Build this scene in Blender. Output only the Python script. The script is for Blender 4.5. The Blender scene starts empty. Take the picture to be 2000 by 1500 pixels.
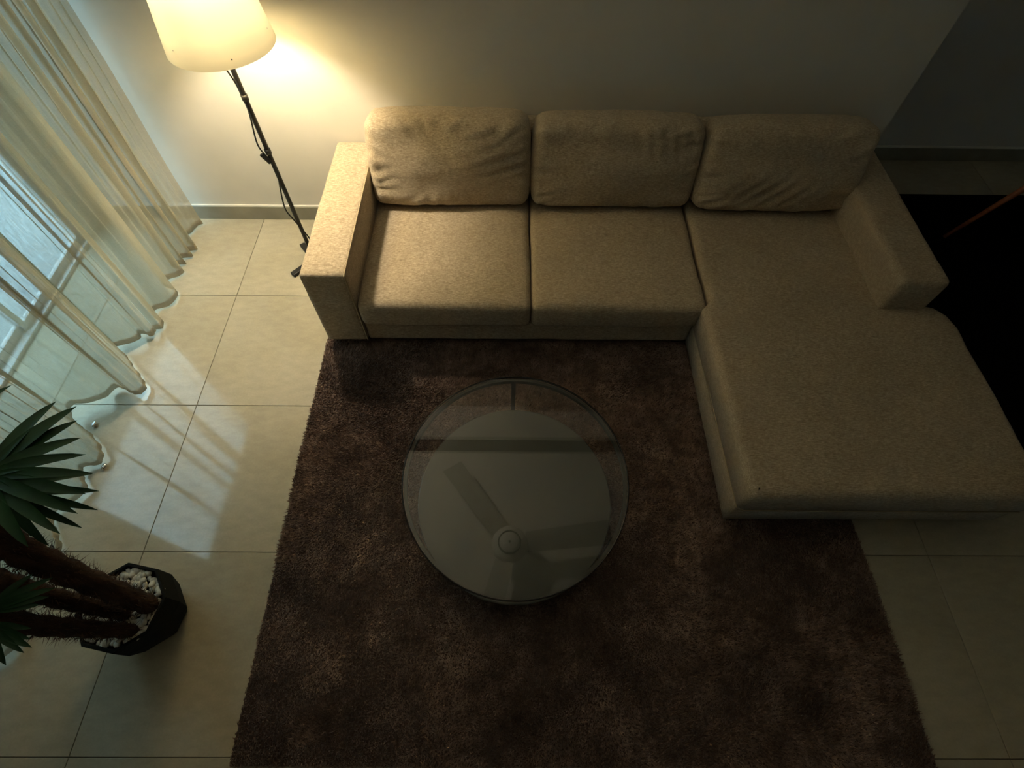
import bpy, bmesh, math, random
import numpy as np
from mathutils import Vector, Matrix, noise
PI = math.pi
random.seed(7); rng = np.random.default_rng(7)
sc = bpy.context.scene
COL = sc.collection

# ------------------------------------------------------------------ camera
cam_data = bpy.data.cameras.new('camera')
cam_data.sensor_width = 36.0
cam_data.lens = 36.0 * 1019.98 / 2000.0
cam_data.clip_start = 0.05
cam = bpy.data.objects.new('camera', cam_data); COL.objects.link(cam)
cam.matrix_world = Matrix(((0.999944356, -0.007338635, -0.007578157, 0.0),
                           (0.002298432, 0.852672002, -0.522441551, 0.0),
                           (0.010295690, 0.522395063, 0.852641423, 2.2),
                           (0, 0, 0, 1)))
sc.camera = cam
# ------------------------------------------------------------------ world, lights, exposure
world = bpy.data.worlds.new('overcast_sky'); sc.world = world
world.use_nodes = True
bg = world.node_tree.nodes['Background']
bg.inputs[0].default_value = (0.52, 0.84, 1.0, 1); bg.inputs[1].default_value = 9.5

def add_light(name, kind, loc, energy, color, **kw):
    l = bpy.data.lights.new(name, kind); l.energy = energy; l.color = color
    for k, v in kw.items(): setattr(l, k, v)
    o = bpy.data.objects.new(name, l); o.location = loc; COL.objects.link(o)
    return o
LAMP = Vector((-1.112, 2.165, 1.375))
add_light('lamp_bulb', 'POINT', LAMP, 37.0, (1.0, 0.86, 0.64), shadow_soft_size=0.045)
portal = add_light('window_portal', 'AREA', (-2.40, 1.65, 1.23), 1.0, (1, 1, 1), shape='RECTANGLE', size=2.4, size_y=1.40)
portal.rotation_euler = (0, -PI / 2, 0)
portal.data.cycles.is_portal = True

sc.view_settings.view_transform = 'Standard'; sc.view_settings.look = 'None'
sc.view_settings.exposure = 0.45; sc.view_settings.gamma = 1.0
sc.view_settings.use_curve_mapping = False
sc.cycles.use_denoising = True
sc.cycles.max_bounces = 10; sc.cycles.transparent_max_bounces = 24
sc.cycles.diffuse_bounces = 5; sc.cycles.glossy_bounces = 5
sc.cycles.caustics_reflective = False; sc.cycles.caustics_refractive = False

# ------------------------------------------------------------------ materials
def mat(name, color, rough=0.6, metal=0.0, spec=0.5, **kw):
    m = bpy.data.materials.new(name); m.use_nodes = True
    b = m.node_tree.nodes['Principled BSDF']
    b.inputs['Base Color'].default_value = (*color, 1)
    b.inputs['Roughness'].default_value = rough
    b.inputs['Metallic'].default_value = metal
    b.inputs['Specular IOR Level'].default_value = spec
    for k, v in kw.items(): b.inputs[k].default_value = v
    return m
def N(m, t, **kw):
    n = m.node_tree.nodes.new(t)
    for k, v in kw.items(): setattr(n, k, v)
    return n
def L(m, a, b): m.node_tree.links.new(a, b)
def noise_tex(m, scale, mapping=(1, 1, 1), detail=4, rough=0.55, coord='Object'):
    tc = N(m, 'ShaderNodeTexCoord'); mp = N(m, 'ShaderNodeMapping')
    mp.inputs['Scale'].default_value = mapping
    nz = N(m, 'ShaderNodeTexNoise'); nz.inputs['Scale'].default_value = scale
    nz.inputs['Detail'].default_value = detail; nz.inputs['Roughness'].default_value = rough
    L(m, tc.outputs[coord], mp.inputs[0]); L(m, mp.outputs[0], nz.inputs['Vector'])
    return nz
def ramp(m, fac, stops):
    r = N(m, 'ShaderNodeValToRGB'); e = r.color_ramp.elements
    while len(e) > 1: e.remove(e[0])
    e[0].position = stops[0][0]; e[0].color = (*stops[0][1], 1)
    for p, c in stops[1:]:
        x = e.new(p); x.color = (*c, 1)
    L(m, fac, r.inputs[0]); return r
def mul(m, a, b, f=1.0, mode='MULTIPLY'):
    x = N(m, 'ShaderNodeMixRGB', blend_type=mode); x.inputs[0].default_value = f
    L(m, a, x.inputs[1]); L(m, b, x.inputs[2]); return x
def bump(m, h, strength=0.3, dist=0.002, prev=None):
    b = N(m, 'ShaderNodeBump'); b.inputs['Strength'].default_value = strength
    b.inputs['Distance'].default_value = dist
    L(m, h, b.inputs['Height'])
    if prev: L(m, prev.outputs[0], b.inputs['Normal'])
    return b
def bsdf(m): return m.node_tree.nodes['Principled BSDF']

def noisy(name, c1, c2, scale, rough=0.6, mapping=(1, 1, 1), bstr=0.2, bdist=0.002, lo=0.35, hi=0.65, **kw):
    m = mat(name, c1, rough, **kw)
    n = noise_tex(m, scale, mapping)
    r = ramp(m, n.outputs[0], [(lo, c1), (hi, c2)])
    L(m, r.outputs[0], bsdf(m).inputs['Base Color'])
    if bstr:
        b = bump(m, n.outputs[0], bstr, bdist); L(m, b.outputs[0], bsdf(m).inputs['Normal'])
    return m

M = {}
M['wall'] = noisy('wall_paint', (0.60, 0.585, 0.53), (0.64, 0.62, 0.565), 3.0, 0.75, bstr=0.05, spec=0.25)
M['ceil'] = mat('ceiling_paint', (0.80, 0.79, 0.75), 0.85, spec=0.2)
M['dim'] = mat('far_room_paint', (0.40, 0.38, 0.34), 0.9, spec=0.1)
M['skirt'] = noisy('skirting_tile', (0.215, 0.205, 0.16), (0.26, 0.25, 0.20), 8, 0.3)
M['caulk'] = mat('white_sealant', (0.75, 0.73, 0.66), 0.6)
# floor tile
m = mat('porcelain_tile', (0.46, 0.43, 0.33), 0.08, spec=0.42)
a = noise_tex(m, 1.6, detail=8, rough=0.62); b_ = noise_tex(m, 14, (1, 2.2, 1), detail=5); c_ = noise_tex(m, 120, detail=2)
r1 = ramp(m, a.outputs[0], [(0.3, (0.405, 0.37, 0.275)), (0.5, (0.45, 0.415, 0.315)), (0.7, (0.50, 0.465, 0.365))])
r2 = ramp(m, b_.outputs[0], [(0.35, (0.92, 0.92, 0.92)), (0.65, (1.04, 1.04, 1.04))])
r3 = ramp(m, c_.outputs[0], [(0.3, (0.95, 0.95, 0.95)), (0.7, (1.03, 1.03, 1.03))])
x = mul(m, r1.outputs[0], r2.outputs[0]); x = mul(m, x.outputs[0], r3.outputs[0])
L(m, x.outputs[0], bsdf(m).inputs['Base Color'])
rr = ramp(m, a.outputs[0], [(0.3, (0.045,) * 3), (0.7, (0.085,) * 3)]); L(m, rr.outputs[0], bsdf(m).inputs['Roughness'])
M['tile'] = m
M['grout'] = mat('grout', (0.20, 0.19, 0.145), 0.9)
# sofa fabric
def fabric(name, base, dark, light, along=(1, 6, 6)):
    m = mat(name, base, 0.92, spec=0.15)
    w1 = noise_tex(m, 62, along, detail=3, rough=0.6)
    w2 = noise_tex(m, 62, (along[1], along[0], along[0] * 0 + 1.2), detail=3, rough=0.6)
    big = noise_tex(m, 3.2, detail=5)
    mid = noise_tex(m, 26, (1, 1.8, 1.8), detail=4)
    r1 = ramp(m, w1.outputs[0], [(0.34, dark), (0.52, base), (0.66, light)])
    r2 = ramp(m, w2.outputs[0], [(0.36, (0.86, 0.85, 0.83)), (0.62, (1.06, 1.06, 1.06))])
    r3 = ramp(m, big.outputs[0], [(0.3, (0.90, 0.89, 0.87)), (0.7, (1.05, 1.05, 1.05))])
    r4 = ramp(m, mid.outputs[0], [(0.32, (0.93, 0.92, 0.91)), (0.65, (1.04, 1.04, 1.04))])
    x = mul(m, r1.outputs[0], r2.outputs[0]); x = mul(m, x.outputs[0], r3.outputs[0]); x = mul(m, x.outputs[0], r4.outputs[0])
    L(m, x.outputs[0], bsdf(m).inputs['Base Color'])
    bsdf(m).inputs['Sheen Weight'].default_value = 0.15
    b1 = bump(m, w1.outputs[0], 0.5, 0.0015); b2 = bump(m, w2.outputs[0], 0.4, 0.0012, b1)
    b3 = bump(m, big.outputs[0], 0.5, 0.02, b2)
    L(m, b3.outputs[0], bsdf(m).inputs['Normal'])
    return m
M['linen'] = fabric('beige_linen', (0.465, 0.392, 0.285), (0.31, 0.25, 0.175), (0.60, 0.515, 0.39))
M['piping'] = mat('beige_piping', (0.42, 0.345, 0.225), 0.9, spec=0.1)
# rug pile
m = mat('rug_pile', (0.2, 0.13, 0.1), 0.75, spec=0.25)
n1 = noise_tex(m, 5.5, detail=8, rough=0.72); n2 = noise_tex(m, 26, detail=5, rough=0.7); n3 = noise_tex(m, 230, detail=1)
r1 = ramp(m, n1.outputs[0], [(0.34, (0.13, 0.079, 0.057)), (0.5, (0.26, 0.174, 0.132)), (0.66, (0.44, 0.32, 0.255))])
r2 = ramp(m, n2.outputs[0], [(0.34, (0.72, 0.70, 0.69)), (0.64, (1.2, 1.2, 1.2))])
r3 = ramp(m, n3.outputs[0], [(0.36, (0.86, 0.86, 0.86)), (0.64, (1.12, 1.12, 1.12))])
x = mul(m, r1.outputs[0], r2.outputs[0]); x = mul(m, x.outputs[0], r3.outputs[0])
L(m, x.outputs[0], bsdf(m).inputs['Base Color']); bsdf(m).inputs['Sheen Weight'].default_value = 0.2
M['pile'] = m
M['rugback'] = mat('rug_backing', (0.13, 0.08, 0.06), 0.95)
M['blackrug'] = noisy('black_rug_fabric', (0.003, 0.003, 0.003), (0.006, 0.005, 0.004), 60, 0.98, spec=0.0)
M['black'] = mat('black_metal', (0.008, 0.008, 0.008), 0.45)
M['rim'] = mat('dark_glass_rim', (0.01, 0.008, 0.007), 0.25)
M['steel'] = mat('dark_brushed_steel', (0.07, 0.07, 0.06), 0.38, metal=0.6)
M['chrome'] = mat('chrome', (0.8, 0.8, 0.8), 0.12, metal=1.0)
M['disc'] = mat('grey_base_plate', (0.075, 0.078, 0.068), 0.22, spec=0.5)
M['wood'] = noisy('red_brown_wood', (0.30, 0.095, 0.04), (0.42, 0.15, 0.06), 9, 0.45, mapping=(1, 1, 9))
M['pot'] = noisy('black_pot', (0.008, 0.009, 0.008), (0.012, 0.013, 0.012), 20, 0.8, spec=0.15)
M['stone'] = noisy('white_pebble', (0.60, 0.55, 0.45), (0.76, 0.72, 0.62), 30, 0.55)
M['soil'] = mat('soil', (0.02, 0.015, 0.01), 0.95)
M['bark'] = noisy('fibrous_bark', (0.022, 0.010, 0.005), (0.07, 0.03, 0.013), 40, 0.95, mapping=(1, 1, 0.2), bstr=0.8, bdist=0.01)
M['fibre'] = mat('brown_palm_fibre', (0.07, 0.03, 0.013), 0.9)
M['leaf'] = noisy('glossy_palm_leaf', (0.005, 0.036, 0.010), (0.010, 0.06, 0.016), 14, 0.45, spec=0.3, bstr=0.1)
M['fan'] = mat('fan_white_enamel', (0.80, 0.80, 0.76), 0.35)
M['blade'] = mat('fan_blade_grey', (0.48, 0.48, 0.44), 0.5)
M['slot'] = mat('slot_black', (0.02, 0.02, 0.018), 0.7)
M['acwhite'] = mat('white_plastic', (0.55, 0.55, 0.50), 0.4)
M['alu'] = mat('window_aluminium', (0.6, 0.6, 0.6), 0.4, metal=0.3)
M['blocker'] = noisy('sky_blocker_grey', (0.10, 0.10, 0.10), (0.13, 0.13, 0.125), 2, 0.9, bstr=0)  # dark grey for the added slab that blocks low sky
M['outside'] = noisy('balcony_tile', (0.24, 0.255, 0.26), (0.28, 0.295, 0.30), 2, 0.5, bstr=0)

# sheer linen
def sheer(name, col, trans, transl, tcol):
    m = bpy.data.materials.new(name); m.use_nodes = True
    nt = m.node_tree
    for n in list(nt.nodes):
        if n.type == 'BSDF_PRINCIPLED': nt.nodes.remove(n)
    out = [n for n in nt.nodes if n.type == 'OUTPUT_MATERIAL'][0]
    d = N(m, 'ShaderNodeBsdfDiffuse'); t = N(m, 'ShaderNodeBsdfTranslucent'); tr = N(m, 'ShaderNodeBsdfTransparent')
    tr.inputs[0].default_value = (*tcol, 1)
    w = noise_tex(m, 60, (1, 1, 7), detail=3, rough=0.65); w2 = noise_tex(m, 60, (7, 7, 0.35), detail=3, rough=0.65)
    rc = ramp(m, w.outputs[0], [(0.35, tuple(c * 0.82 for c in col)), (0.65, tuple(min(1, c * 1.08) for c in col))])
    rd = ramp(m, w2.outputs[0], [(0.35, (0.86,) * 3), (0.65, (1.06,) * 3)])
    x = mul(m, rc.outputs[0], rd.outputs[0])
    L(m, x.outputs[0], d.inputs[0]); L(m, x.outputs[0], t.inputs[0])
    m1 = N(m, 'ShaderNodeMixShader'); m1.inputs[0].default_value = transl
    L(m, d.outputs[0], m1.inputs[1]); L(m, t.outputs[0], m1.inputs[2])
    m2 = N(m, 'ShaderNodeMixShader')
    rt = ramp(m, w2.outputs[0], [(0.3, (trans * 0.55,) * 3), (0.7, (trans * 1.35,) * 3)])
    rt2 = ramp(m, w.outputs[0], [(0.3, (0.75,) * 3), (0.7, (1.2,) * 3)])
    xt = mul(m, rt.outputs[0], rt2.outputs[0])
    L(m, xt.outputs[0], m2.inputs[0])
    L(m, m1.outputs[0], m2.inputs[1]); L(m, tr.outputs[0], m2.inputs[2])
    L(m, m2.outputs[0], out.inputs[0])
    return m
M['sheer'] = sheer('sheer_linen', (0.54, 0.45, 0.29), 0.36, 0.42, (1, 1, 1))
M['hem'] = sheer('sheer_linen_hem', (0.56, 0.47, 0.33), 0.22, 0.45, (1, 1, 1))
M['shade'] = sheer('lampshade_fabric', (0.84, 0.77, 0.55), 0.0, 0.048, (1, 1, 1))
for n_ in M['shade'].node_tree.nodes:
    if n_.type == 'TEX_NOISE': n_.inputs['Detail'].default_value = 0.0; n_.inputs['Scale'].default_value = 1.0
# glass
def thin_glass(name, tint, refl):
    m = bpy.data.materials.new(name); m.use_nodes = True
    nt = m.node_tree
    for n in list(nt.nodes):
        if n.type == 'BSDF_PRINCIPLED': nt.nodes.remove(n)
    out = [n for n in nt.nodes if n.type == 'OUTPUT_MATERIAL'][0]
    g = N(m, 'ShaderNodeBsdfGlossy'); g.inputs['Roughness'].default_value = 0.0
    g.inputs[0].default_value = (1, 1, 1, 1)
    t = N(m, 'ShaderNodeBsdfTransparent'); t.inputs[0].default_value = (*tint, 1)
    ge = N(m, 'ShaderNodeNewGeometry'); dt = N(m, 'ShaderNodeVectorMath', operation='DOT_PRODUCT')
    L(m, ge.outputs['Incoming'], dt.inputs[0]); L(m, ge.outputs['Normal'], dt.inputs[1])
    def mth(op, a, b):
        n = N(m, 'ShaderNodeMath', operation=op)
        for q, v in enumerate((a, b)):
            if v is None: continue
            if isinstance(v, (int, float)): n.inputs[q].default_value = v
            else: L(m, v, n.inputs[q])
        return n.outputs[0]
    # two-sided Schlick reflectance of a thin sheet
    F0 = ((refl - 1) / (refl + 1)) ** 2
    om = mth('SUBTRACT', 1.0, mth('ABSOLUTE', dt.outputs['Value'], None))
    fr = mth('ADD', mth('MULTIPLY', mth('POWER', om, 5.0), 1 - F0), F0)
    mx = N(m, 'ShaderNodeMixShader')
    L(m, fr, mx.inputs[0]); L(m, t.outputs[0], mx.inputs[1]); L(m, g.outputs[0], mx.inputs[2])
    L(m, mx.outputs[0], out.inputs[0]); return m
M['glass'] = thin_glass('clear_table_glass', (0.88, 0.89, 0.87), 1.68)
M['pane'] = thin_glass('window_glass', (0.95, 0.98, 0.98), 1.3)

# ------------------------------------------------------------------ mesh helpers
def link(name, me, material, parent=None, smooth=False):
    o = bpy.data.objects.new(name, me); COL.objects.link(o)
    if material is not None and len(me.materials) == 0: me.materials.append(material)
    if smooth:
        for p in me.polygons: p.use_smooth = True
    if parent: o.parent = parent
    return o
def obj(name, bm, material, parent=None, smooth=False, loc=None):
    me = bpy.data.meshes.new(name); bmesh.ops.recalc_face_normals(bm, faces=bm.faces[:])
    bm.to_mesh(me); bm.free()
    o = link(name, me, material, parent, smooth)
    if loc is not None: o.location = loc
    return o
def thing(name, label, cat, loc=(0, 0, 0), group=None):
    o = bpy.data.objects.new(name, None); COL.objects.link(o); o.location = loc
    o.empty_display_size = 0.1
    o['label'] = label; o['category'] = cat
    if group: o['group'] = group
    return o
def structure(o): o['kind'] = 'structure'; return o
def box(bm, x0, x1, y0, y1, z0, z1, bev=0, seg=2):
    r = bmesh.ops.create_cube(bm, size=1)
    vs = r['verts']
    bmesh.ops.scale(bm, vec=(x1 - x0, y1 - y0, z1 - z0), verts=vs)
    bmesh.ops.translate(bm, vec=((x0 + x1) / 2, (y0 + y1) / 2, (z0 + z1) / 2), verts=vs)
    if bev:
        es = list({e for v in vs for e in v.link_edges})
        bmesh.ops.bevel(bm, geom=es, offset=bev, segments=seg, affect='EDGES', profile=0.5)
    return bm
def B(*a, **k): return box(bmesh.new(), *a, **k)
def tube(bm, pts, rad, n=10, cap=True):
    pts = [Vector(p) for p in pts]
    rad = rad if isinstance(rad, (list, tuple)) else [rad] * len(pts)
    rings = []; up = Vector((0, 0, 1))
    t0 = (pts[1] - pts[0]).normalized()
    u = t0.cross(up) if abs(t0.dot(up)) < 0.95 else t0.cross(Vector((1, 0, 0)))
    u.normalize()
    for i, p in enumerate(pts):
        t = (pts[min(i + 1, len(pts) - 1)] - pts[max(i - 1, 0)]).normalized()
        u = (u - t * u.dot(t)).normalized(); v = t.cross(u)
        rings.append([bm.verts.new(p + (u * math.cos(2 * PI * k / n) + v * math.sin(2 * PI * k / n)) * rad[i]) for k in range(n)])
    for a, b in zip(rings, rings[1:]):
        for k in range(n): bm.faces.new((a[k], a[(k + 1) % n], b[(k + 1) % n], b[k]))
    if cap:
        bm.faces.new(rings[0][::-1]); bm.faces.new(rings[-1])
    return bm
def lathe(bm, prof, n=48, cx=0, cy=0, sx=1, sy=1, closed=False):
    rings = [[bm.verts.new((cx + r * sx * math.cos(2 * PI * k / n), cy + r * sy * math.sin(2 * PI * k / n), z)) for k in range(n)] for r, z in prof]
    seq = list(zip(rings, rings[1:])) + ([(rings[-1], rings[0])] if closed else [])
    for a, b in seq:
        for k in range(n): bm.faces.new((a[k], a[(k + 1) % n], b[(k + 1) % n], b[k]))
    if not closed:
        if prof[0][0] > 1e-4: bm.faces.new(rings[0][::-1])
        if prof[-1][0] > 1e-4: bm.faces.new(rings[-1])
    return bm
def softbox(hx, hy, hz, r, n=(28, 28, 10), puff=(0, 0, 0), wr=0.0, wscale=6.0, seed=0.0, fn=None):
    """rounded, puffed upholstery block centred on its origin"""
    bm = bmesh.new(); H_ = Vector((hx, hy, hz)); cache = {}
    def vert(i, j, k):
        key = (i, j, k)
        if key in cache: return cache[key]
        t = Vector((2 * i / n[0] - 1, 2 * j / n[1] - 1, 2 * k / n[2] - 1))
        p = Vector((t[q] * H_[q] for q in range(3)))
        # crowd samples to the rounded edges
        p = Vector((math.copysign(1 - (1 - abs(t[q])) ** 1.35, t[q]) * H_[q] for q in range(3)))
        inner = Vector((max(-(H_[q] - r), min(H_[q] - r, p[q])) for q in range(3)))
        d = p - inner
        nrm = d.normalized() if d.length > 1e-6 else Vector((0, 0, 0))
        out = inner + nrm * r if d.length > 1e-6 else p
        a = [out[q] / H_[q] for q in range(3)]
        for q in range(3):
            o1, o2 = [w for w in range(3) if w != q]
            f = max(0, 1 - a[o1] ** 2) ** 0.7 * max(0, 1 - a[o2] ** 2) ** 0.7
            if abs(t[q]) > 0.999 or (abs(nrm[q]) > 0.3):
                out[q] += nrm[q] * puff[q] * f
        if wr:
            s = Vector((seed, seed * 1.7, seed * 0.3))
            w = noise.fractal(out * wscale + s, 0.8, 2.0, 3)
            w2 = noise.noise(Vector((out.x * 4, out.y * 18, out.z * 18)) + s)
            out += nrm * (w * wr + w2 * wr * 0.35)
        if fn: out = fn(out, nrm)
        v = bm.verts.new(out); cache[key] = v; return v
    def quad(a, b, c, d):
        try: bm.faces.new((vert(*a), vert(*b), vert(*c), vert(*d)))
        except ValueError: pass
    for i in range(n[0]):
        for j in range(n[1]):
            for k in (0, n[2]): quad((i, j, k), (i + 1, j, k), (i + 1, j + 1, k), (i, j + 1, k))
        for k in range(n[2]):
            for j in (0, n[1]): quad((i, j, k), (i + 1, j, k), (i + 1, j, k + 1), (i, j, k + 1))
    for j in range(n[1]):
        for k in range(n[2]):
            for i in (0, n[0]): quad((i, j, k), (i, j + 1, k), (i, j + 1, k + 1), (i, j, k + 1))
    return bm
def catmull(P_, m):
    P_ = [np.array(p, float) for p in P_]; out = []
    for i in range(len(P_) - 1):
        p0 = P_[max(i - 1, 0)]; p1 = P_[i]; p2 = P_[i + 1]; p3 = P_[min(i + 2, len(P_) - 1)]
        for k in range(m):
            t = k / m
            out.append(0.5 * ((2 * p1) + (-p0 + p2) * t + (2 * p0 - 5 * p1 + 4 * p2 - p3) * t * t + (-p0 + 3 * p1 - 3 * p2 + p3) * t ** 3))
    out.append(P_[-1]); return out

# ------------------------------------------------------------------ room shell
YW = 2.52; YR = 3.16; ZC = 3.05; XC = 1.925; XL = -2.45; XR = 6.0; YF = -2.6
floor = structure(obj('floor', B(XL - 0.1, XR, YF, YR + 0.1, -0.12, -0.006), M['grout']))
xs = [-2.864, -2.1772, -1.4898, -0.8024, -0.1149, 0.5726, 1.0598, 1.7472, 2.4347, 3.1222, 3.8097]
T = 0.68745; ys = [1.9036 + k * T for k in range(-5, 3)]
tile_cache = {}
for i in range(len(xs) - 1):
    for j in range(len(ys) - 1):
        x0, x1, y0, y1 = max(xs[i], XL), xs[i + 1], ys[j], min(ys[j + 1], YR)
        if y0 > YR - 0.02 or x0 >= x1: continue
        if x1 <= XC and y0 > YW: continue
        if x1 <= XC: y1 = min(y1, YW)
        w, h = x1 - x0 - 0.0025, y1 - y0 - 0.0025
        key = (round(w, 3), round(h, 3))
        if key not in tile_cache:
            b = B(-w / 2, w / 2, -h / 2, h / 2, -0.008, 0, bev=0.0012, seg=1)
            me = bpy.data.meshes.new('floor_tile'); b.to_mesh(me); b.free(); me.materials.append(M['tile'])
            tile_cache[key] = me
        o = bpy.data.objects.new('floor_tile', tile_cache[key]); COL.objects.link(o)
        o.location = ((x0 + x1) / 2, (y0 + y1) / 2, 0); o.parent = floor
structure(obj('wall_back', B(XL, XC, YW, YR + 0.1, 0, ZC), M['wall']))
structure(obj('wall_recess', B(XC, XR, YR, YR + 0.1, 0, ZC), M['wall']))
structure(obj('wall_right', B(XR, XR + 0.1, YF, YR + 0.1, 0, ZC), M['dim']))
structure(obj('wall_front', B(XL, XR, YF - 0.1, YF, 0, ZC), M['dim']))
structure(obj('ceiling', B(XL - 0.1, XR + 0.1, YF - 0.1, YR + 0.1, ZC, ZC + 0.1), M['ceil']))
# left wall around the glazed door
b = bmesh.new(); box(b, XL - 0.1, XL, 0.95, 2.35, 2.45, ZC); box(b, XL - 0.1, XL, 2.35, YR + 0.1, 0, ZC); box(b, XL - 0.1, XL, YF - 0.1, 0.95, 0, ZC)
structure(obj('wall_left', b, M['wall']))
def skirting(name, x0, x1, y):
    o = structure(obj(name, B(x0, x1, y - 0.011, y, 0, 0.092, bev=0.001, seg=1), M['skirt']))
    t = obj('sealant_strip', B(x0, x1, y - 0.011, y, 0.092, 0.104, bev=0.002, seg=2), M['caulk'], o)
    return o
skirting('baseboard_back', XL, XC, YW - 0.0005)
skirting('baseboard_recess', XC, XR, YR - 0.0005)
# sliding glass door
win = structure(obj('window_1', (lambda bm: (box(bm, XL - 0.08, XL - 0.02, 0.95, 2.35, 2.40, 2.45), box(bm, XL - 0.08, XL - 0.0, 0.95, 2.35, 0, 0.02),
      box(bm, XL - 0.08, XL - 0.02, 0.95, 0.99, 0.02, 2.40), box(bm, XL - 0.08, XL - 0.02, 2.31, 2.35, 0.02, 2.40), bm)[-1])(bmesh.new()), M['alu']))
for y0, y1, xo in ((0.99, 1.665, -0.065), (1.635, 2.31, -0.045)):
    bm = bmesh.new(); x0, x1 = XL + xo - 0.01, XL + xo + 0.012
    box(bm, x0, x1, y0, y0 + 0.03, 0.021, 2.399); box(bm, x0, x1, y1 - 0.03, y1, 0.021, 2.399)
    box(bm, x0, x1, y0 + 0.03, y1 - 0.03, 0.021, 0.06); box(bm, x0, x1, y0 + 0.03, y1 - 0.03, 2.35, 2.399)
    s = obj('sash', bm, M['alu'], win)
    obj('glass_pane', B(x0 + 0.008, x0 + 0.012, y0 + 0.03, y1 - 0.03, 0.06, 2.35), M['pane'], s)
structure(obj('trim_1', B(XL - 3.2, XL - 0.101, -3, 5, -0.12, -0.01), M['outside']))['label'] = 'pale balcony floor outside the glazed door'

structure(obj('wall_sky_blocker', B(XL - 4.6, XL - 4.3, -9, 9, -3, 6.2), M['blocker']))['label'] = 'dark facade added out of view beyond the balcony to block low skylight'  # unseen slab added to cut off low sky and limit daylight fill
# ------------------------------------------------------------------ sofa
sofa = thing('sofa', 'large beige linen corner sofa with chaise on the right, standing against the wall', 'sofa', (0.5, 1.9, 0))
SO = Vector((0.5, 1.9, 0))
def sp(name, bm, center, material=M['linen'], rot=None, parent=None):
    o = obj(name, bm, material, parent or sofa, True)
    o.location = Vector(center) - SO
    if rot: o.rotation_euler = rot
    return o
def cb(name, x0, x1, y0, y1, z0, z1, r=0.02, **k):
    return sp(name, softbox((x1 - x0) / 2, (y1 - y0) / 2, (z1 - z0) / 2, r, **k), ((x0 + x1) / 2, (y0 + y1) / 2, (z0 + z1) / 2))
la = cb('left_arm', -0.908, -0.704, 1.565, 2.515, 0.055, 0.522, 0.017, n=(14, 34, 20), puff=(0.004, 0.004, 0.004), wr=0.002)
ra = cb('right_arm', 1.703, 1.925, 1.558, 2.515, 0.30, 0.522, 0.026, n=(14, 34, 14), puff=(0.006, 0.006, 0.006), wr=0.003)
cb('right_arm_panel', 1.74, 1.92, 1.62, 2.51, 0.055, 0.31, 0.015, n=(8, 16, 8))
for (pts) in ([(-0.708, 1.566, 0.06), (-0.708, 1.566, 0.30), (-0.708, 1.566, 0.49), (-0.708, 1.573, 0.515), (-0.710, 1.60, 0.521), (-0.710, 2.0, 0.522), (-0.710, 2.45, 0.522)],):
    ob = obj('piping', tube(bmesh.new(), [Vector(p) - la.location - SO for p in catmull(pts, 8)], 0.0035, 6), M['piping'], la, True)
cb('back_frame', -0.704, 1.705, 2.385, 2.512, 0.055, 0.69, 0.025, n=(40, 8, 20), wr=0.002)
cb('base', -0.704, 0.905, 1.577, 2.39, 0.055, 0.195, 0.012, n=(30, 20, 8), wr=0.0015)
def front_wave(seed):
    def f(p, nrm):
        return p
    return f
s1 = cb('seat_cushion', -0.706, 0.1045, 1.553, 2.36, 0.185, 0.338, 0.034, n=(34, 34, 14), puff=(0.0, 0.006, 0.012), wr=0.004, wscale=4, seed=1)
s2 = cb('seat_cushion', 0.1065, 0.925, 1.553, 2.36, 0.185, 0.338, 0.034, n=(34, 34, 14), puff=(0.0, 0.006, 0.012), wr=0.004, wscale=4, seed=5)
# chaise: base block and a long seat cushion whose corner steps out in front of the arm
def slab(name, outline, z0, z1, bev, seg, material=M['linen'], wr=0.003, seed=2.0):
    bm = bmesh.new(); cx = sum(p[0] for p in outline) / len(outline); cy = sum(p[1] for p in outline) / len(outline)
    vs = [bm.verts.new((x - cx, y - cy, z0)) for x, y in outline]
    f = bm.faces.new(vs); r = bmesh.ops.extrude_face_region(bm, geom=[f])
    bmesh.ops.translate(bm, vec=(0, 0, z1 - z0), verts=[v for v in r['geom'] if isinstance(v, bmesh.types.BMVert)])
    bmesh.ops.recalc_face_normals(bm, faces=bm.faces[:])
    top = [e for e in bm.edges if all(abs(v.co.z - z1) < 1e-5 for v in e.verts)]
    bmesh.ops.bevel(bm, geom=top, offset=bev, segments=seg, affect='EDGES', profile=0.55)
    # cut a grid into the top so that it can undulate
    xs_ = [v.co.x for v in bm.verts]; ys_ = [v.co.y for v in bm.verts]
    for k in range(1, 22):
        t = min(xs_) + (max(xs_) - min(xs_)) * k / 22
        bmesh.ops.bisect_plane(bm, geom=bm.verts[:] + bm.edges[:] + bm.faces[:], plane_co=(t, 0, 0), plane_no=(1, 0, 0))
    for k in range(1, 34):
        t = min(ys_) + (max(ys_) - min(ys_)) * k / 34
        bmesh.ops.bisect_plane(bm, geom=bm.verts[:] + bm.edges[:] + bm.faces[:], plane_co=(0, t, 0), plane_no=(0, 1, 0))
    for v in bm.verts:
        if v.co.z > z0 + 0.02:
            w = noise.fractal(Vector((v.co.x * 3.2, v.co.y * 4.2, seed)), 0.8, 2, 3)
            v.co.z += wr * w * (1.6 if v.co.z > z1 - 0.01 else 0.3)
    o = obj(name, bm, material, sofa, True); o.location = Vector((cx, cy, 0)) - SO
    return o
slab('chaise_base', [(0.901, 0.662), (2.03, 0.662), (2.03, 1.50), (1.985, 1.565), (1.915, 1.60), (1.735, 1.62), (1.735, 2.40), (0.907, 2.40), (0.907, 1.60), (0.901, 1.57)], 0.055, 0.20, 0.008, 2)
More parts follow.
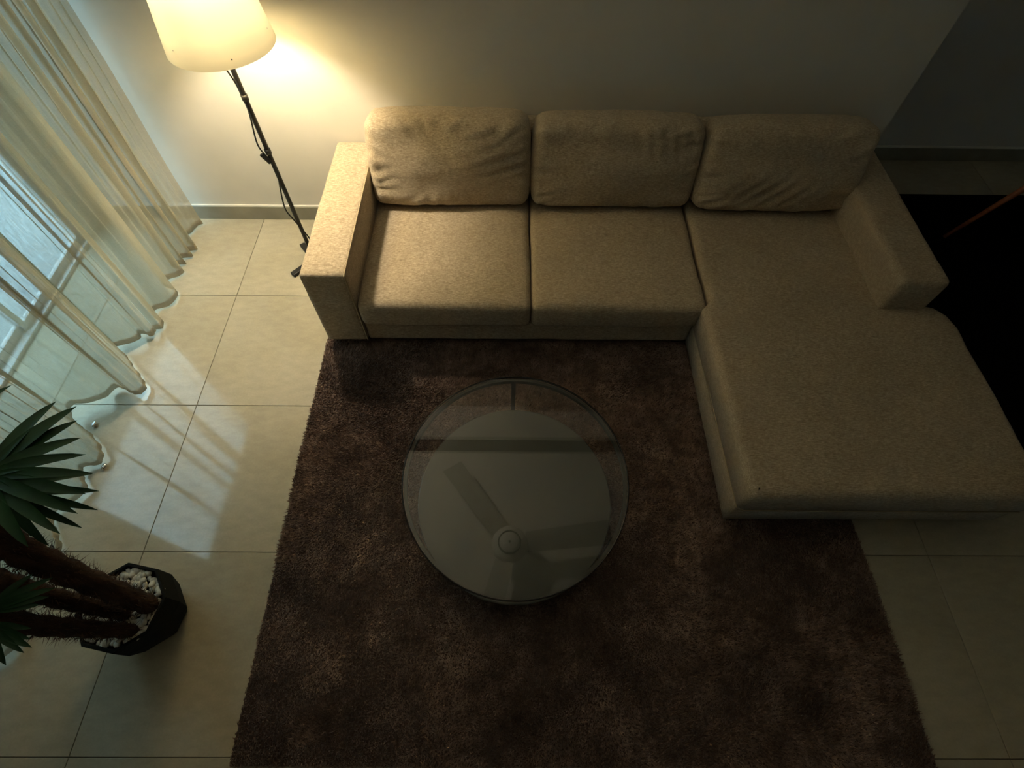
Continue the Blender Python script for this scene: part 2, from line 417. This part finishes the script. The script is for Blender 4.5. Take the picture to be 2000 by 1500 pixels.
slab('chaise_cushion', [(0.905, 0.662), (0.93, 0.652), (2.02, 0.652), (2.036, 0.665), (2.042, 1.20), (2.036, 1.45), (2.015, 1.525), (1.97, 1.575), (1.92, 1.592), (1.735, 1.60), (1.735, 2.36), (0.932, 2.36), (0.932, 1.60), (0.895, 1.56)], 0.19, 0.348, 0.038, 6, wr=0.005)
ch = [o for o in sofa.children if o.name.startswith('chaise_cushion')][0]
for pts in ([(0.899, 1.54, 0.20), (0.903, 0.664, 0.20), (0.93, 0.650, 0.20), (2.02, 0.650, 0.20)], [(0.915, 1.54, 0.333), (0.922, 0.70, 0.333)]):
    obj('piping', tube(bmesh.new(), [Vector(p) - ch.location - SO for p in pts], 0.003, 6), M['piping'], ch, True)
# back cushions
def back_cushion(x0, x1, y_bot, z_bot, h, t, tilt, seed, fold, yaw=0.0):
    ga, gc, ka, kc = fold   # where the drag folds gather and which way they run
    w = (x1 - x0) / 2
    def fn(p, nrm):
        # corners pinched, lower edge fuller, creases from the corners
        a, c = p.x / w, p.z / (h / 2)
        k = abs(a) ** 5 * abs(c) ** 5
        p.x *= 1 - 0.035 * k; p.z *= 1 - 0.05 * k
        p.x *= 1.0 - 0.018 * max(c, 0)
        if abs(nrm.y) > 0.4:
            edge = max(abs(a), abs(c))
            e = max(0, (edge - 0.55) / 0.45)
            ang = math.atan2(c, a)
            p.y += nrm.y * (0.0075 * e * math.sin(ang * 23 + noise.noise(Vector((a * 2, c * 2, seed))) * 6))
            p.y += nrm.y * 0.018 * noise.noise(Vector((a * 1.6 + seed, c * 1.8, seed * 2)))
            # diagonal drag folds
            g = math.exp(-((a - ga) ** 2 * 5 + (c - gc) ** 2 * 6))
            p.y += nrm.y * 0.008 * g * math.sin(a * ka + c * kc + seed)
        return p
    bm = softbox(w, t / 2, h / 2, 0.042, n=(44, 12, 34), puff=(0.008, 0.032, 0.010), wr=0.004, wscale=5, seed=seed, fn=fn)
    # bottom front edge stays at (y_bot, z_bot)
    cy = y_bot + t / 2 * math.cos(tilt) + h / 2 * math.sin(tilt)
    cz = z_bot + h / 2 * math.cos(tilt) - t / 2 * math.sin(tilt) + 0.004
    o = sp('back_cushion', bm, ((x0 + x1) / 2, cy, cz + 0.02), rot=(-tilt, 0, yaw))
    # piped seam round the front face
    pts = []
    for k in range(65):
        q = 2 * PI * k / 64; e = 0.16
        X = math.copysign(abs(math.cos(q)) ** e, math.cos(q)) * (w - 0.012); Z = math.copysign(abs(math.sin(q)) ** e, math.sin(q)) * (h / 2 - 0.010)
        X *= 1 - 0.018 * max(Z / (h / 2), 0)
        pts.append((X, -t / 2 + 0.030, Z))
    obj('piping', tube(bmesh.new(), pts, 0.0034, 6, cap=False), M['piping'], o, True)
    return o
back_cushion(-0.690, 0.100, 2.195, 0.345, 0.435, 0.17, 0.20, 1.3, (0.72, 0.15, 12, -22))
back_cushion(0.108, 0.930, 2.195, 0.345, 0.425, 0.17, 0.20, 4.1, (0.55, 0.72, 42, 5))
back_cushion(0.938, 1.745, 2.165, 0.355, 0.425, 0.17, 0.23, 8.7, (-0.05, -0.45, 30, -16))
for x, y in ((-0.87, 1.62), (-0.87, 2.46), (0.86, 1.62), (0.95, 0.74), (1.84, 0.715), (1.0, 2.46), (1.86, 2.46), (1.96, 1.5)):
    sp('leg', B(-0.02, 0.02, -0.02, 0.02, 0, 0.056 - (0.019 if y < 1.63 and x < 1.475 else 0.0), bev=0.002), (x, y, 0.019 if y < 1.63 and x < 1.475 else 0), M['black'])

# ------------------------------------------------------------------ rug
RX0, RX1, RY0, RY1 = -0.938, 1.476, -0.186, 1.628
rug = thing('rug', 'mottled dark brown shaggy rug lying in front of the sofa under the round table', 'rug', ((RX0 + RX1) / 2, (RY0 + RY1) / 2, 0))
cx, cy = rug.location.x, rug.location.y
obj('backing', B(RX0 + 0.004 - cx, RX1 - 0.004 - cx, RY0 + 0.004 - cy, RY1 - 0.004 - cy, 0.0005, 0.007), M['rugback'], rug)
def field(x, y, seed, freqs=(2.3, 4.1, 7.7, 13.0, 24.0)):
    r = np.random.default_rng(seed); s = np.zeros_like(x)
    for f in freqs:
        for _ in range(4):
            a = r.uniform(0, 2 * PI); s += np.sin((x * np.cos(a) + y * np.sin(a)) * f * r.uniform(.7, 1.4) + r.uniform(0, 7)) / f ** 0.45
    return s
NB = 420000
px = rng.uniform(RX0, RX1, NB); py = rng.uniform(RY0, RY1, NB)
ang = field(px, py, 3) * 1.1 + rng.normal(0, .7, NB); lean = 0.007 + 0.006 * rng.random(NB)
hh = 0.0125 + 0.0035 * rng.random(NB) + 0.0018 * np.tanh(field(px, py, 9)); wd = 0.0022 + 0.0016 * rng.random(NB)
a2 = rng.uniform(0, PI, NB)
co = np.empty((NB, 3, 3), np.float32)
co[:, 0] = np.stack([px + np.cos(a2) * wd, py + np.sin(a2) * wd, np.full(NB, .005)], 1)
co[:, 1] = np.stack([px - np.cos(a2) * wd, py - np.sin(a2) * wd, np.full(NB, .005)], 1)
co[:, 2] = np.stack([px + np.cos(ang) * lean, py + np.sin(ang) * lean, hh + 0.003], 1)
co[:, :, 0] -= cx; co[:, :, 1] -= cy
me = bpy.data.meshes.new('pile'); me.vertices.add(NB * 3); me.loops.add(NB * 3); me.polygons.add(NB)
me.vertices.foreach_set('co', co.ravel()); me.loops.foreach_set('vertex_index', np.arange(NB * 3, dtype=np.int32))
me.polygons.foreach_set('loop_start', np.arange(0, NB * 3, 3, dtype=np.int32)); me.polygons.foreach_set('loop_total', np.full(NB, 3, np.int32))
me.update(calc_edges=True)
pile = link('pile', me, M['pile'], rug); pile['kind'] = 'stuff'

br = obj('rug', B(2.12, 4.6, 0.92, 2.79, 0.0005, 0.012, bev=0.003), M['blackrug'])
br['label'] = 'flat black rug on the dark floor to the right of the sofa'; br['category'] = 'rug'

# ------------------------------------------------------------------ round glass table
TX, TY, TZ = 0.0306, 0.728, 0.350
table = thing('coffee_table', 'round coffee table with clear glass top and grey lower disc on the brown rug', 'table', (TX, TY, 0.0215))
AX, AY = 0.423, 0.440
top = obj('glass_top', lathe(bmesh.new(), [(0.0, TZ - 0.016 - 0.008), (0.992, TZ - 0.016 - 0.008)], 96, sx=AX, sy=AY), M['glass'], table)
me = top.data; bm = bmesh.new()
vs = [bm.verts.new((AX * 0.996 * math.cos(2 * PI * k / 128), AY * 0.996 * math.sin(2 * PI * k / 128), TZ - 0.016)) for k in range(128)]
bm.faces.new(vs); bm.to_mesh(me); bm.free()
obj('glass_edge', lathe(bmesh.new(), [(0.990, TZ - 0.0255), (1.0, TZ - 0.025), (1.0, TZ - 0.016), (0.990, TZ - 0.0155)], 128, sx=AX, sy=AY, closed=True), M['rim'], table, True)
obj('ring_frame', lathe(bmesh.new(), [(0.960, TZ - 0.045), (0.985, TZ - 0.045), (0.985, TZ - 0.0255), (0.960, TZ - 0.0255)], 128, sx=AX, sy=AY, closed=True), M['steel'], table)
obj('base_disc', lathe(bmesh.new(), [(0, 0.078), (0.93, 0.078), (0.94, 0.081), (0.94, 0.088), (0.93, 0.091), (0, 0.091)], 128, sx=AX, sy=AY), M['disc'], table)
for a in (91, 211, 329):
    x, y = AX * 0.965 * math.cos(math.radians(a)), AY * 0.965 * math.sin(math.radians(a))
    bm = B(-0.009, 0.009, -0.006, 0.006, 0.0, TZ - 0.028, bev=0.001)
    o = obj('leg', bm, M['black'], table); o.location = (x, y, 0); o.rotation_euler = (0, 0, math.radians(a) - PI / 2)

# ------------------------------------------------------------------ floor lamp
lamp = thing('floor_lamp', 'black floor lamp with glowing cream drum shade standing left of the sofa', 'lamp', (-1.112, 2.165, 0))
obj('pole', tube(bmesh.new(), [(0, 0, 0.03), (0, 0, 0.6), (0, 0, 1.2), (0, 0, 1.24)], 0.0105, 12), M['black'], lamp, True)
for z in (0.95, 0.70): obj('pole_joint', tube(bmesh.new(), [(0, 0, z - 0.012), (0, 0, z + 0.012)], 0.014, 12), M['black'], lamp, True)
for a in (128, 230, 0):
    o = obj('foot', B(0.0, 0.155, -0.016, 0.016, 0.001, 0.022, bev=0.003), M['black'], lamp); o.rotation_euler = (0, 0, math.radians(a))
obj('hub', lathe(bmesh.new(), [(0, 0.0), (0.03, 0.0), (0.03, 0.03), (0.014, 0.045), (0.010, 0.07), (0, 0.07)], 20), M['black'], lamp, True)
RS0, RS1, ZS0, ZS1 = 0.203, 0.161, 1.158, 1.43
bm = bmesh.new(); nn = 72
rings = [[bm.verts.new((r * math.cos(2 * PI * k / nn), r * math.sin(2 * PI * k / nn), z)) for k in range(nn)]
         for r, z in ((RS0, ZS0), ((RS0 * 2 + RS1) / 3, ZS0 + (ZS1 - ZS0) / 3), ((RS0 + 2 * RS1) / 3, ZS0 + (ZS1 - ZS0) * 2 / 3), (RS1, ZS1))]
for a, b in zip(rings, rings[1:]):
    for k in range(nn): bm.faces.new((a[k], a[(k + 1) % nn], b[(k + 1) % nn], b[k]))
shade = obj('lamp_shade', bm, M['shade'], lamp, True)
for r, z in ((RS1, ZS1),):
    obj('shade_ring', lathe(bmesh.new(), [(r - 0.002, z - 0.002), (r + 0.002, z - 0.002), (r + 0.002, z + 0.003), (r - 0.002, z + 0.003)], 72, closed=True), M['shade'], shade)
obj('shade_rivet', lathe(bmesh.new(), [(0, 0), (0.003, 0), (0.0, 0.003)], 8), M['black'], shade, loc=(0.10 * 1.0, -0.172, ZS0 + 0.03)).rotation_euler = (PI / 2, 0, 0)
bm = bmesh.new()
for k in range(3):
    a = k * 2 * PI / 3; tube(bm, [(0, 0, 1.235), (RS0 * 0.97 * math.cos(a), RS0 * 0.97 * math.sin(a), 1.215)], 0.0018, 6)
obj('shade_carrier', bm, M['chrome'], lamp)
# bulb glass would hide the point light: show the socket only
obj('bulb_socket', tube(bmesh.new(), [(0, 0, 1.2), (0, 0, 1.25)], 0.017, 12), M['black'], lamp, True)
cord = [(-0.05, -0.045, 1.20), (-0.032, -0.02, 1.12), (-0.012, -0.005, 1.02), (-0.010, 0.0, 0.95), (-0.012, 0.004, 0.88), (-0.030, -0.004, 0.76), (-0.024, -0.010, 0.71), (0.008, -0.013, 0.64), (0.004, -0.012, 0.58),
        (-0.014, -0.010, 0.50), (-0.030, -0.008, 0.42), (-0.034, -0.006, 0.36), (-0.012, -0.008, 0.30), (0.006, -0.010, 0.25), (0.026, -0.008, 0.18), (0.022, -0.01, 0.12), (0.02, 0.0, 0.06), (0.06, 0.04, 0.006), (0.12, 0.12, 0.005)]
cd = obj('power_cord', tube(bmesh.new(), catmull(cord, 6), 0.0036, 8), M['black'], lamp, True)
sw = obj('cord_switch', B(-0.009, 0.009, -0.007, 0.007, -0.028, 0.028, bev=0.004, seg=2), M['black'], lamp); sw.location = (-0.018, -0.012, 0.67); sw.rotation_euler = (0.05, -0.5, 0)

# ------------------------------------------------------------------ curtains
hem = [(-1.836, 2.448), (-1.87, 2.40), (-1.89, 2.342), (-1.868, 2.29), (-1.812, 2.252), (-1.80, 2.236), (-1.852, 2.217), (-1.817, 2.181), (-1.87, 2.157), (-1.825, 2.125), (-1.891, 2.10), (-1.835, 2.075), (-1.812, 2.048),
       (-1.872, 2.008), (-1.895, 1.955), (-1.83, 1.925), (-1.803, 1.895), (-1.81, 1.829), (-1.881, 1.785), (-1.87, 1.737), (-1.81, 1.70), (-1.80, 1.667), (-1.83, 1.655)]
hem2 = [(-1.83, 1.645), (-1.815, 1.635), (-1.825, 1.605), (-1.88, 1.622), (-1.868, 1.572), (-1.90, 1.54), (-1.965, 1.53), (-2.005, 1.563), (-1.96, 1.515), (-1.90, 1.465), (-1.80, 1.365), (-1.755, 1.305), (-1.752, 1.262), (-1.79, 1.262), (-1.86, 1.295),
        (-1.90, 1.285), (-1.911, 1.216), (-1.955, 1.19), (-2.005, 1.172), (-1.99, 1.10), (-1.90, 1.045), (-1.84, 0.985), (-1.805, 0.945), (-1.81, 0.905), (-1.87, 0.885), (-1.85, 0.84), (-1.815, 0.79), (-1.85, 0.73), (-1.91, 0.68),
        (-1.86, 0.60), (-1.81, 0.53), (-1.88, 0.47), (-1.92, 0.38), (-1.84, 0.30), (-1.80, 0.20), (-1.88, 0.1), (-1.92, 0.0), (-1.83, -0.1), (-1.82, -0.2), (-1.9, -0.3), (-1.88, -0.45), (-1.82, -0.6)]
def curtain(pts, label, dy_top, seed, lift):
    base = catmull(pts, 9)
    n = len(base); loc = Vector((-1.86, base[n // 2][1], 0))
    root = thing('curtain', label, 'curtain', loc, 'sheer linen curtains across the glazed door')
    # running mean gives the relaxed line at the top
    arr = np.array(base); k = 9
    pad = np.pad(arr, ((k, k), (0, 0)), mode='edge'); sm = np.array([pad[i:i + 2 * k + 1].mean(0) for i in range(n)])
    zs = [0.0, 0.02, 0.05, 0.1, 0.2, 0.35, 0.5, 0.7, 0.9, 1.1, 1.35, 1.6, 1.9, 2.2, 2.5, 2.78]
    s = np.concatenate([[0], np.cumsum(np.linalg.norm(np.diff(arr, axis=0), axis=1))])
    def pos(i, z):
        t = min(1, z / 2.78); w = min(1, t * 1.3) * 0.45
        x = arr[i, 0] * (1 - w) + sm[i, 0] * w; y = arr[i, 1] * (1 - w) + sm[i, 1] * w
        rip = 0.010 * math.sin(s[i] * 120 + 3 * math.sin(s[i] * 17) + z * 1.1 + seed) * (0.3 + 0.7 * min(1, z * 1.5)) + 0.008 * noise.noise(Vector((s[i] * 14, z * 1.1, seed)))
        x += rip + 0.012 * noise.noise(Vector((s[i] * 2.5, z * 1.4, seed + 5))); y += rip * 0.5 + dy_top * t
        return Vector((x, y, z)) - loc
    def low(i): return 0.012 + lift(arr[i, 1]) + 0.004 * math.sin(s[i] * 60)
    bm = bmesh.new(); HB = 0.035
    grid = [[bm.verts.new(pos(i, z) + Vector((0, 0, (low(i) + HB) * (1 - z / 2.78)))) for z in zs] for i in range(n)]
    for i in range(n - 1):
        for j in range(len(zs) - 1): bm.faces.new((grid[i][j], grid[i + 1][j], grid[i + 1][j + 1], grid[i][j + 1]))
    obj('fabric_panel', bm, M['sheer'], root, True)
    bm = bmesh.new(); rows = []
    for i in range(n):
        p = pos(i, 0); l = low(i); a = arr[min(i + 1, n - 1)] - arr[max(i - 1, 0)]; a /= np.linalg.norm(a) + 1e-9
        nx, ny = a[1] * 0.0012, -a[0] * 0.0012
        rows.append([bm.verts.new((p.x + sx * nx, p.y + sx * ny, z)) for sx, z in ((1, l + HB), (1, l), (-1, l), (-1, l + HB))])
    for i in range(n - 1):
        for j in range(3): bm.faces.new((rows[i][j], rows[i + 1][j], rows[i + 1][j + 1], rows[i][j + 1]))
    obj('hem', bm, M['hem'], root, True)
    return root
curtain(hem, 'sheer beige linen curtain panel gathered in tight folds beside the wall', 0.05, 1.0, lambda y: 0.004)
curtain(hem2, 'wider sheer linen curtain panel behind the potted palm, hem partly lifted', 0.03, 7.0, lambda y: 0.01 + 0.05 * math.exp(-((y - 1.17) / 0.06) ** 2) + 0.03 * math.exp(-((y - 1.55) / 0.04) ** 2))
tr = obj('curtain_track', B(-1.90, -1.82, -0.9, 2.5, 2.80, 2.84, bev=0.004), M['acwhite']); tr['label'] = 'slim white curtain track above the glazed door'; tr['category'] = 'curtain track'
for (x, y, lb) in ((-1.925, 1.105, 'small shiny metal curtain weight on the tile near the lifted hem'), (-1.795, 0.897, 'small shiny metal curtain weight on the tile beside the palm leaf tips')):
    bm = bmesh.new(); bmesh.ops.create_uvsphere(bm, u_segments=16, v_segments=10, radius=0.011)
    bmesh.ops.scale(bm, vec=(1, 1.5, .8), verts=bm.verts[:])
    o = obj('curtain_weight', bm, M['chrome'], None, True, (x, y, 0.0092)); o['label'] = lb; o['category'] = 'weight'; o['group'] = 'curtain weights'

# ------------------------------------------------------------------ potted palm
PX, PY = -1.335, 0.285
palm = thing('potted_palm', 'potted fan palm with hairy trunks in a black faceted pot of white pebbles', 'plant', (PX, PY, 0))
def polyring(bm, r, z, n=8, rot=0.2, sx=1, sy=1): return [bm.verts.new((r * sx * math.cos(2 * PI * k / n + rot), r * sy * math.sin(2 * PI * k / n + rot), z)) for k in range(n)]
bm = bmesh.new(); ZR = 0.245
prof = [(0.090, 0.0), (0.100, 0.002), (0.128, 0.06), (0.150, 0.15), (0.150, ZR - 0.004), (0.148, ZR), (0.139, ZR), (0.137, ZR - 0.005), (0.132, ZR - 0.05)]
rings = [polyring(bm, r, z) for r, z in prof]
for a, b in zip(rings, rings[1:]):
    for k in range(8): bm.faces.new((a[k], a[(k + 1) % 8], b[(k + 1) % 8], b[k]))
bm.faces.new(rings[0][::-1])
obj('pot', bm, M['pot'], palm)
bm = bmesh.new(); bm.faces.new(polyring(bm, 0.135, ZR - 0.035)); obj('soil', bm, M['soil'], palm)
peb = []
for k in range(6):
    bm = bmesh.new(); bmesh.ops.create_icosphere(bm, subdivisions=2, radius=1)
    for v in bm.verts: v.co *= 1 + 0.28 * noise.noise(v.co * 1.3 + Vector((k * 5, 0, 0)))
    me = bpy.data.meshes.new('pebble'); bm.to_mesh(me); bm.free(); me.materials.append(M['stone'])
    for p in me.polygons: p.use_smooth = True
    peb.append(me)
trunk_base = [(-1.245 - PX, 0.292 - PY), (-1.315 - PX, 0.262 - PY), (-1.268 - PX, 0.212 - PY)]
spots = []
tries = 0
while len(spots) < 150 and tries < 20000:
    tries += 1
    a = random.uniform(0, 2 * PI); r = 0.126 * math.sqrt(random.random())
    x, y = r * math.cos(a), r * math.sin(a)
    if any((x - u) ** 2 + (y - v) ** 2 < 0.0145 ** 2 for u, v in spots): continue
    if any((x - u) ** 2 + (y - v) ** 2 < 0.018 ** 2 for u, v in trunk_base): continue
    spots.append((x, y))
for x, y in spots:
    o = bpy.data.objects.new('pebble', random.choice(peb)); COL.objects.link(o); o.parent = palm
    s = random.uniform(0.009, 0.0135)
    o.scale = (s * random.uniform(1.0, 1.4), s, s * 0.75); o.rotation_euler = (random.uniform(-.5, .5), random.uniform(-.5, .5), random.uniform(0, 6.3))
    o.location = (x, y, ZR - 0.022 + random.uniform(0, 0.012))
def trunk(pts, r0, r1, fuzz, seed):
    P_ = catmull(pts, 8); n = len(P_)
    rad = [(r0 + (r1 - r0) * i / (n - 1)) * (1 + 0.10 * math.sin(i * 2.1 + seed)) for i in range(n)]
    o = obj('trunk', tube(bmesh.new(), P_, rad, 14), M['bark'], palm, True)
    bm = bmesh.new()
    for _ in range(fuzz):
        t = random.random() ** 0.8 * (n - 1.01); i = int(t); f = t - i
        c = Vector(P_[i]) * (1 - f) + Vector(P_[i + 1]) * f; r = rad[i]
        a = random.uniform(0, 2 * PI); d = Vector((math.cos(a), math.sin(a), 0))
        p = c + d * r * 0.95; lv = random.uniform(0.008, 0.035)
        tip = p + Vector((d.x * random.uniform(0.1, 0.65), d.y * random.uniform(0.1, 0.65), random.uniform(-0.2, 1.0))).normalized() * lv
        sd = d.cross(Vector((0, 0, 1))) * 0.0014
        bm.faces.new((bm.verts.new(p + sd), bm.verts.new(p - sd), bm.verts.new(tip)))
    h = obj('trunk_fibre', bm, M['fibre'], o); h['kind'] = 'stuff'
def rel(p): return (p[0] - PX, p[1] - PY, p[2])
trunk([rel(p) for p in [(-1.240, 0.290, 0.20), (-1.25, 0.298, 0.35), (-1.27, 0.322, 0.62), (-1.30, 0.352, 0.80), (-1.33, 0.40, 0.93), (-1.35, 0.44, 1.02)]], 0.030, 0.046, 2600, 0)
trunk([rel(p) for p in [(-1.315, 0.262, 0.20), (-1.33, 0.264, 0.36), (-1.35, 0.268, 0.54), (-1.37, 0.280, 0.72)]], 0.022, 0.030, 900, 2)
trunk([rel(p) for p in [(-1.268, 0.212, 0.20), (-1.28, 0.20, 0.35), (-1.30, 0.186, 0.55), (-1.31, 0.178, 0.74)]], 0.022, 0.030, 1100, 4)
def leaflet(hub, tip, width, droop, parent, nrm=Vector((0.25, -0.1, 1))):
    hub, tip = Vector(hub), Vector(tip); d = tip - hub; side = d.cross(nrm).normalized(); up = side.cross(d).normalized()
    bm = bmesh.new(); prev = None; S = 9
    for i in range(S + 1):
        t = i / S
        c = hub + d * t + Vector((0, 0, 1)) * (droop * (t * (1 - t) * 2.2))
        w = width * (0.12 + 0.88 * math.sin(PI * min(1, t * 0.92 + 0.08) ** 0.9) ** 0.8) * 0.5 if i < S else 0.0004
        f = w * 0.35
        row = [bm.verts.new(c - side * w + up * f), bm.verts.new(c), bm.verts.new(c + side * w + up * f)]
        if prev:
            for j in range(2): bm.faces.new((prev[j], prev[j + 1], row[j + 1], row[j]))
        prev = row
    return obj('leaflet', bm, M['leaf'], parent, True)
def fan(stem0, hub, tips, width=0.028, droop=0.03):
    stem0, hub = Vector(rel(stem0)), Vector(rel(hub))
    mid = (stem0 + hub) / 2 + Vector((0, 0, 0.03))
    lf = obj('leaf', tube(bmesh.new(), [stem0, mid, hub], [0.006, 0.005, 0.004], 6), M['leaf'], palm, True)
    for t in tips:
        leaflet(hub, rel(t), width * random.uniform(0.85, 1.1), droop * random.uniform(0.6, 1.3), lf)
    return lf
C1 = (-1.345, 0.44, 1.0); h1 = (-1.285, 0.475, 0.97)
fan(C1, h1, [(-1.181, 0.693, 0.936), (-1.171, 0.655, 0.925), (-1.19, 0.60, 0.90), (-1.129, 0.598, 0.936), (-1.096, 0.55, 0.936), (-1.055, 0.498, 0.936), (-1.050, 0.444, 0.936), (-1.048, 0.394, 0.936), (-1.068, 0.344, 0.936), (-1.135, 0.315, 0.93), (-1.23, 0.70, 0.95)], 0.033, 0.025)
# two lower, older leaves of the same crown peeping out beneath
fan(C1, (-1.30, 0.46, 0.90), [(-1.13, 0.50, 0.80), (-1.12, 0.45, 0.79), (-1.14, 0.40, 0.79), (-1.17, 0.55, 0.80), (-1.20, 0.35, 0.80)], 0.026, 0.03)
for k in range(6):
    a = 2.5 + k * 0.42; hb = Vector((-1.36 + 0.10 * math.cos(a), 0.46 + 0.10 * math.sin(a), 1.0 + 0.05 * (k % 2)))
    fan(C1, hb, [(hb.x + 0.24 * math.cos(a + q), hb.y + 0.24 * math.sin(a + q), hb.z - 0.05) for q in (-1.2, -.9, -.6, -.3, 0, .3, .6, .9, 1.2)], 0.03, 0.03)
C3 = (-1.31, 0.178, 0.74); h3 = (-1.29, 0.185, 0.77)
fan(C3, (-1.30, 0.20, 0.765), [(-1.198, 0.282, 0.745), (-1.180, 0.258, 0.74), (-1.190, 0.235, 0.74), (-1.25, 0.29, 0.75), (-1.205, 0.215, 0.74)], 0.024, 0.015)
fan(C3, (-1.29, 0.165, 0.76), [(-1.190, 0.135, 0.74), (-1.178, 0.117, 0.74), (-1.191, 0.105, 0.74), (-1.222, 0.078, 0.74), (-1.255, 0.07, 0.74), (-1.20, 0.16, 0.74)], 0.022, 0.015)
for k in range(4):
    a = 2.0 + k * 0.8; hb = Vector((-1.34 + 0.07 * math.cos(a), 0.20 + 0.07 * math.sin(a), 0.80))
    fan((-1.36, 0.25, 0.72), hb, [(hb.x + 0.15 * math.cos(a + q), hb.y + 0.15 * math.sin(a + q), hb.z - 0.03) for q in (-1.0, -.6, -.2, .2, .6, 1.0)], 0.022, 0.02)

# ------------------------------------------------------------------ ceiling fan (seen mirrored in the table glass), grille and air conditioner
fx, fy = 0.021, 1.107
fan_o = thing('ceiling_fan', 'three bladed ceiling fan with round hub, mirrored in the glass table top', 'fan', (fx, fy, ZC))
obj('down_rod', tube(bmesh.new(), [(0, 0, 0), (0, 0, -0.16)], 0.012, 12), M['fan'], fan_o, True)
obj('motor_housing', lathe(bmesh.new(), [(0, -0.14), (0.07, -0.145), (0.135, -0.18), (0.145, -0.21), (0.145, -0.255), (0.125, -0.285), (0.10, -0.295), (0, -0.295)], 48), M['fan'], fan_o, True)
obj('hub_ring', lathe(bmesh.new(), [(0.083, -0.290), (0.094, -0.290), (0.094, -0.312), (0.083, -0.312)], 48, closed=True), M['steel'], fan_o, True)
hc = obj('hub_cap', lathe(bmesh.new(), [(0.083, -0.294), (0.082, -0.312), (0.06, -0.322), (0, -0.326)], 48), M['fan'], fan_o, True)
obj('screw', lathe(bmesh.new(), [(0, -0.331), (0.010, -0.331), (0.010, -0.320)], 12), M['slot'], hc)
for a in (7, 127, 254):
    bm = bmesh.new(); box(bm, 0.14, 0.84, -0.095, 0.095, -0.004, 0.004)
    for v in bm.verts:
        if v.co.x < 0.5: v.co.y *= 0.82
        v.co.z -= v.co.y * 0.25
    o = obj('blade', bm, M['blade'], fan_o); o.location = (0, 0, -0.245); o.rotation_euler = (0, 0, math.radians(a))
gr = thing('ceiling_grille', 'long dark air grille slot set in the ceiling, mirrored in the glass table', 'grille', (0, 2.09, ZC))
obj('slot', B(-1.3, 1.5, -0.06, 0.06, -0.004, 0.0), M['slot'], gr)
obj('frame', (lambda bm: (box(bm, -1.31, 1.51, 0.06, 0.09, -0.010, 0), box(bm, -1.31, 1.51, -0.075, -0.06, -0.010, 0), bm)[-1])(bmesh.new()), M['blade'], gr)
ac = thing('air_conditioner', 'white wall mounted air conditioner high above the sofa, mirrored in the glass table', 'air conditioner', (0.17, 2.519, 2.335))
obj('casing', B(-0.36, 0.36, -0.14, 0, 0.0, 0.255, bev=0.025, seg=4), M['acwhite'], ac)
obj('air_flap', B(-0.33, 0.33, -0.13, -0.05, -0.006, 0.0, bev=0.002), M['slot'], ac)

# ------------------------------------------------------------------ small wooden-legged table on the black rug, mostly outside the frame
st = thing('side_table', 'round side table with splayed red-brown wooden legs on the black rug', 'table', (3.02, 2.22, 0.018))
foot = Vector((2.608 - 3.02, 2.394 - 2.22, 0)); upv = Vector((2.765 - 3.02, 2.325 - 2.22, 0.49))
for a in (0, 120, 240):
    o = obj('leg', tube(bmesh.new(), [foot, (foot + upv) / 2, upv], [0.011, 0.014, 0.017], 12), M['wood'], st, True); o.rotation_euler = (0, 0, math.radians(a))
obj('table_top', lathe(bmesh.new(), [(0, 0.49), (0.33, 0.49), (0.345, 0.5), (0.345, 0.51), (0.335, 0.515), (0, 0.515)], 64), M['wood'], st, True)
